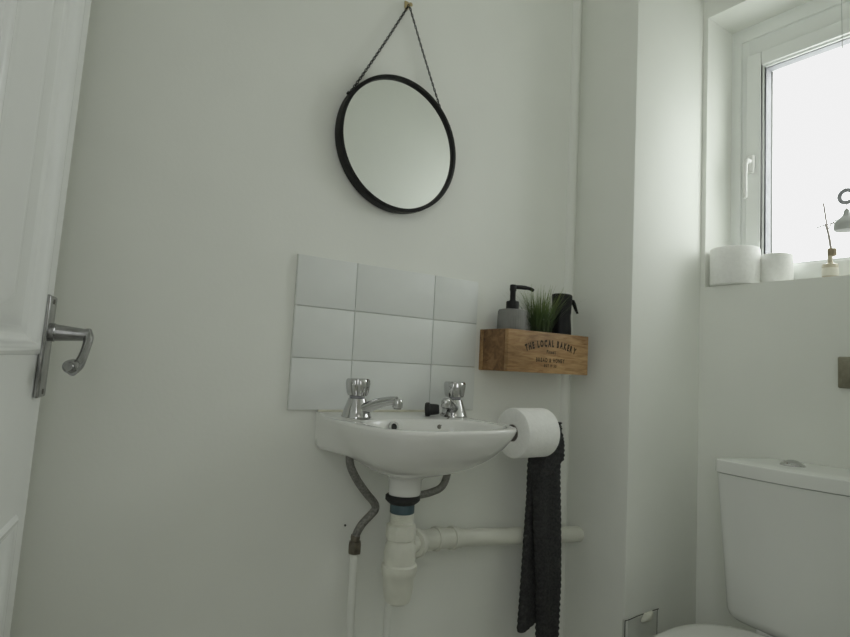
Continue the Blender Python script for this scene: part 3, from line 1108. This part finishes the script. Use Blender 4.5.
def d_ring(z, xf, hw, bulge, n=40, rc=0.03, back=None):
    """plan outline of the cistern: flat back at the wall, curved front"""
    bk = W - 0.002 if back is None else back
    pts = []
    for k in range(n + 1):
        s = -1 + 2 * k / n
        y = CY + hw * s
        e = max(0, (abs(s) - (1 - rc / hw)) / (rc / hw))
        x = xf + bulge * (s * s) + rc * (1 - math.sqrt(max(0, 1 - e * e)))
        pts.append(Vector((min(x, bk), y, z)))
    for k in range(1, 9):
        s = 1 - 2 * k / 9
        pts.append(Vector((bk, CY + hw * s, z)))
    return pts


b = B()
rings(b, [d_ring(z, xf, hw, 0.022, rc=rc) for z, xf, hw, rc in ((0.444, 0.835, 0.145, 0.03), (0.447, 0.812, 0.164, 0.03), (0.456, 0.803, 0.170, 0.028), (0.470, 0.798, 0.1725, 0.026), (0.60, 0.7895, 0.1780, 0.022), (0.70, 0.7825, 0.1818, 0.019), (0.772, 0.777, 0.1845, 0.016))], True, True, True)
obj('cistern', b, M['toilet'], t, ang=50)
b = B()
rings(b, [d_ring(z, xf, hw, 0.024, rc=0.012) for z, xf, hw in ((0.7732, 0.780, 0.182), (0.7737, 0.774, 0.1845), (0.7745, 0.7725, 0.1855), (0.7995, 0.7725, 0.1855), (0.8018, 0.7735, 0.1848), (0.8030, 0.777, 0.182), (0.8050, 0.82, 0.15))], True, True, True)
lid = obj('cistern_lid', b, M['toilet'], t, ang=50)
b = B()
rr = []
bx, by = 0.868, -0.4560
for r, z in ((1.0, 0.8045), (1.0, 0.8065), (0.93, 0.8085), (0.80, 0.8095), (0.78, 0.8088), (0.74, 0.8115), (0.4, 0.8160), (0.02, 0.8175)):
    rr.append([(bx + 0.023 * r * math.cos(2 * PI * k / 36), by + 0.026 * r * math.sin(2 * PI * k / 36), z) for k in range(36)])
rings(b, rr, True, True, True)
o = obj('flush_button', b, M['chrome'], t); o['label'] = 'chrome push button'


def seat_ring(z, hw, xb, xf, n=64, cut=0.0, sc=1.0):
    """oval with a squarer back; xb = back (towards the wall), xf = front"""
    cx = xb - 0.16
    pts = []
    for k in range(n):
        a = 2 * PI * k / n
        c, s = math.cos(a), math.sin(a)
        if c > 0:
            e = 2.45
            r = (abs(c / (xb - cx)) ** e + abs(s / hw) ** e) ** (-1 / e)
        else:
            e = 2.1
            r = (abs(c / (cx - xf)) ** e + abs(s / hw) ** e) ** (-1 / e)
        pts.append(Vector((cx + r * c * sc, CY + r * s * sc, z)))
    return pts


b = B()
rings(b, [seat_ring(z, 0.188, 0.798, 0.345, sc=s) for z, s in ((0.430, 0.96), (0.432, 0.985), (0.436, 1.0), (0.445, 1.0), (0.451, 0.985), (0.4545, 0.95), (0.457, 0.85), (0.4595, 0.6), (0.461, 0.2))], True, True, True)
lid = obj('toilet_lid', b, M['seat'], t, ang=60)
b = B()
rings(b, [seat_ring(z, 0.180, 0.790, 0.350, sc=s) for z, s in ((0.405, 0.96), (0.408, 0.99), (0.414, 1.0), (0.422, 0.995), (0.4265, 0.97))], True, True, True)
obj('toilet_seat', b, M['seat'], t, ang=60)
for sy in (-0.08, 0.08):
    b = B()
    lathe(b, [(0.011, -0.02), (0.012, -0.018), (0.012, 0.018), (0.011, 0.02)], (0.787, CY + sy, 0.436), (0, 1, 0), 18)
    obj('seat_hinge', b, M['seat'], t)
b = B()
R = [seat_ring(z, hw, xb, xf, sc=1) for z, hw, xb, xf in ((0.0, 0.115, 0.80, 0.44), (0.02, 0.115, 0.80, 0.44), (0.06, 0.105, 0.80, 0.46), (0.16, 0.105, 0.80, 0.47), (0.24, 0.125, 0.80, 0.45), (0.31, 0.158, 0.80, 0.40), (0.36, 0.173, 0.795, 0.365), (0.385, 0.178, 0.79, 0.355), (0.4035, 0.176, 0.788, 0.358))]
rings(b, R, True, True, True)
obj('toilet_bowl', b, M['toilet'], t, ang=50)
b = B()
box(b, (0.74, CY - 0.11, 0.30), (W - 0.02, CY + 0.11, 0.4015), 0.02, 4)
box(b, (0.815, CY - 0.10, 0.395), (W - 0.02, CY + 0.10, 0.452), 0.01, 3)
obj('cistern_shelf', b, M['toilet'], t)

# ------------------------------------------------------------------ door (local frame: s along the leaf from free edge, n out of the face)
DA = math.radians(12.5)
DL = 0.83
door = bpy.data.objects.new('door_1', None)
COL.objects.link(door)
E0 = Vector((-0.5267, -0.0865, 1.0))
Nn = Vector((math.cos(DA), -math.sin(DA), 0))
Dd = Vector((math.sin(DA), math.cos(DA), 0))
TILT = math.radians(1.35)
# local axes: x = n (out of the face), y = along the leaf towards the free edge, z = up
base = Matrix(((Nn.x, Dd.x, 0, E0.x), (Nn.y, Dd.y, 0, E0.y), (0, 0, 1, E0.z), (0, 0, 0, 1)))
door.matrix_world = base @ Matrix.Rotation(TILT, 4, 'Y')
tag(door, 'white panelled door with a lever handle standing open at the left', 'door', kind='structure')
door['label'] = 'white panelled door with a metal lever handle, standing open'


def door_obj(name, b, m, parent, ang=35):
    return obj(name, b, m, parent, local=True, ang=ang)


ZB, ZT = -0.995, 1.02
b = B()
# leaf as a grid of blocks leaving recessed panels on the room side
panels = []
for (y0, y1) in ((-0.375, -0.060), (-0.768, -0.455)):
    for (z0, z1) in ((-0.030, 0.86), (-0.80, -0.235)):
        panels.append((y0, y1, z0, z1))
ys = [-DL, -0.768, -0.455, -0.375, -0.060, 0.0]
zs = [ZB, -0.80, -0.235, -0.030, 0.86, ZT]
for i in range(5):
    for j in range(5):
        hole = (i in (1, 3)) and (j in (1, 3))
        if not hole:
            box(b, (-0.042, ys[i], zs[j]), (0.0, ys[i + 1], zs[j + 1]))
for y0, y1, z0, z1 in panels:
    def rect(d, x, e=None):
        e = d if e is None else e
        return [Vector((x, y0 + d, z0 + e)), Vector((x, y1 - d, z0 + e)), Vector((x, y1 - d, z1 - e)), Vector((x, y0 + d, z1 - e))]
    rings(b, [rect(0, 0.0), rect(0.003, 0.0030, 0.002), rect(0.007, 0.0048, 0.005), rect(0.012, 0.0052, 0.009), rect(0.020, 0.0034, 0.014), rect(0.027, -0.0015, 0.019), rect(0.033, -0.0050, 0.023), rect(0.042, -0.0070, 0.027),
              rect(0.070, -0.0072, 0.034), rect(0.074, -0.0066, 0.036), rect(0.150, 0.0005, 0.066), rect(0.152, 0.0012, 0.068)], True, False, True)
    rings(b, [[Vector((-0.042, y0, z0)), Vector((-0.042, y1, z0)), Vector((-0.042, y1, z1)), Vector((-0.042, y0, z1))], [Vector((-0.04, y0 + .001, z0 + .001)), Vector((-0.04, y1 - .001, z0 + .001)), Vector((-0.04, y1 - .001, z1 - .001)), Vector((-0.04, y0 + .001, z1 - .001))]], True, False, True)
leaf = door_obj('door_leaf', b, M['door'], door, 25)
handle = bpy.data.objects.new('door_handle', None)
COL.objects.link(handle)
handle.parent = door
b = B()
box(b, (0.0002, -0.056, -0.087), (0.0075, -0.010, 0.052), 0.003, 3)
pl2 = door_obj('back_plate', b, M['nickel'], handle)
b = B()
for z in (-0.079, 0.044):
    lathe(b, [(0.0035, 0), (0.0035, 0.0012), (0.001, 0.0016)], (0.0073, -0.033, z), (1, 0, 0), 12)
door_obj('screw', b, M['dullmetal'], handle)
b = B()
lathe(b, [(0.0125, 0.007), (0.0125, 0.013), (0.0115, 0.014), (0.0095, 0.036), (0.0082, 0.050), (0.0085, 0.054), (0.004, 0.056)], (0, -0.033, 0.002), (1, 0, 0), 22)
door_obj('handle_neck', b, M['nickel'], handle)
b = B()
pts = smooth_path([(0.0500, -0.031, 0.006), (0.0545, -0.037, -0.002), (0.0545, -0.046, -0.014), (0.0530, -0.058, -0.028), (0.0500, -0.070, -0.040), (0.0440, -0.080, -0.046)], 6)
n = len(pts)
tube(b, pts, [0.0078 - 0.0025 * math.sin(PI * k / (n - 1)) + 0.001 * k / n for k in range(n)], 16)
# rolled scroll end
sc = Vector((0.0440, -0.080, -0.041))
lathe(b, [(0.002, -0.009), (0.007, -0.009), (0.0088, -0.0075), (0.0088, 0.0075), (0.007, 0.009), (0.002, 0.009)], sc, (0.15, 1, 0.1), 22)
lathe(b, [(0.004, 0), (0.0065, 0.001), (0.005, 0.003), (0.001, 0.0035)], sc + Vector((-0.0015, -0.009, -0.001)), (-0.15, -1, -0.1), 16)
door_obj('lever', b, M['nickel'], handle)

# ------------------------------------------------------------------ light
wd = bpy.data.worlds.new('overcast_sky')
scene.world = wd
wd.use_nodes = True
nt = wd.node_tree
bg = nt.nodes['Background']
tc = nt.nodes.new('ShaderNodeTexCoord')
sp = nt.nodes.new('ShaderNodeSeparateXYZ')
rp = nt.nodes.new('ShaderNodeValToRGB')
rp.color_ramp.elements[0].position = 0.40
rp.color_ramp.elements[0].color = (0.75, 0.77, 0.75, 1)
rp.color_ramp.elements[1].position = 0.62
rp.color_ramp.elements[1].color = (0.98, 1.0, 1.0, 1)
mr = nt.nodes.new('ShaderNodeMapRange')
mr.inputs['From Min'].default_value = -1
nt.links.new(tc.outputs['Generated'], sp.inputs[0])
nt.links.new(sp.outputs['Z'], mr.inputs['Value'])
nt.links.new(mr.outputs['Result'], rp.inputs['Fac'])
nt.links.new(rp.outputs['Color'], bg.inputs['Color'])
bg.inputs['Strength'].default_value = 4.6

pd = bpy.data.lights.new('window_portal', 'AREA')
pd.shape = 'RECTANGLE'
pd.size, pd.size_y = 0.60, 0.70
pd.cycles.is_portal = True
po = bpy.data.objects.new('window_portal', pd)
COL.objects.link(po)
po.location = (W + 0.215, -0.53, 1.60)
po.rotation_euler = (0, math.radians(90), 0)

hl = bpy.data.lights.new('hall_fill', 'AREA')  # unseen overhead fill added in the hall, no actual fitting there
hl.shape = 'DISK'
hl.size = 0.5
hl.energy = 0.6
hl.color = (1.0, 0.98, 0.93)
ho = bpy.data.objects.new('hall_fill', hl)
COL.objects.link(ho)
ho.location = (-0.2, -1.7, H - 0.02)

sl = bpy.data.lights.new('hall_side_fill', 'AREA')  # added side fill brightening cistern and window wall; not a real window
sl.shape = 'RECTANGLE'
sl.size, sl.size_y = 1.0, 0.5
sl.energy = 3.2
sl.color = (0.97, 0.99, 1.0)
so = bpy.data.objects.new('hall_side_fill', sl)
COL.objects.link(so)
so.location = (XL + 0.03, -1.36, 1.30)
so.rotation_euler = (0, math.radians(-90), 0)

# ------------------------------------------------------------------ camera
cam = bpy.data.cameras.new('camera')
cam.sensor_width = 36.0
cam.lens = 600.0 * 36.0 / 850.0
cam.clip_start = 0.01
co = bpy.data.objects.new('camera', cam)
COL.objects.link(co)
# columns: right, forward, up
Rr = ((0.81799, 0.56854, -0.08752), (-0.57302, 0.81869, -0.03738), (0.0504, 0.08073, 0.99546))
mw = Matrix(((Rr[0][0], Rr[0][2], -Rr[0][1], -0.57554), (Rr[1][0], Rr[1][2], -Rr[1][1], -1.08689), (Rr[2][0], Rr[2][2], -Rr[2][1], 0.98), (0, 0, 0, 1)))
co.matrix_world = mw
scene.camera = co

scene.view_settings.view_transform = 'Standard'
scene.view_settings.look = 'None'
scene.view_settings.exposure = 0.0
scene.view_settings.use_curve_mapping = True
cmap = scene.view_settings.curve_mapping
cmap.extend = 'HORIZONTAL'
cc = cmap.curves[3]
cc.points[1].location = (1.0, 0.875)
cc.points.new(0.55, 0.55)
cmap.update()
scene.cycles.max_bounces = 20
scene.cycles.diffuse_bounces = 16
scene.cycles.glossy_bounces = 6
scene.cycles.use_denoising = True
scene.cycles.sample_clamp_indirect = 10
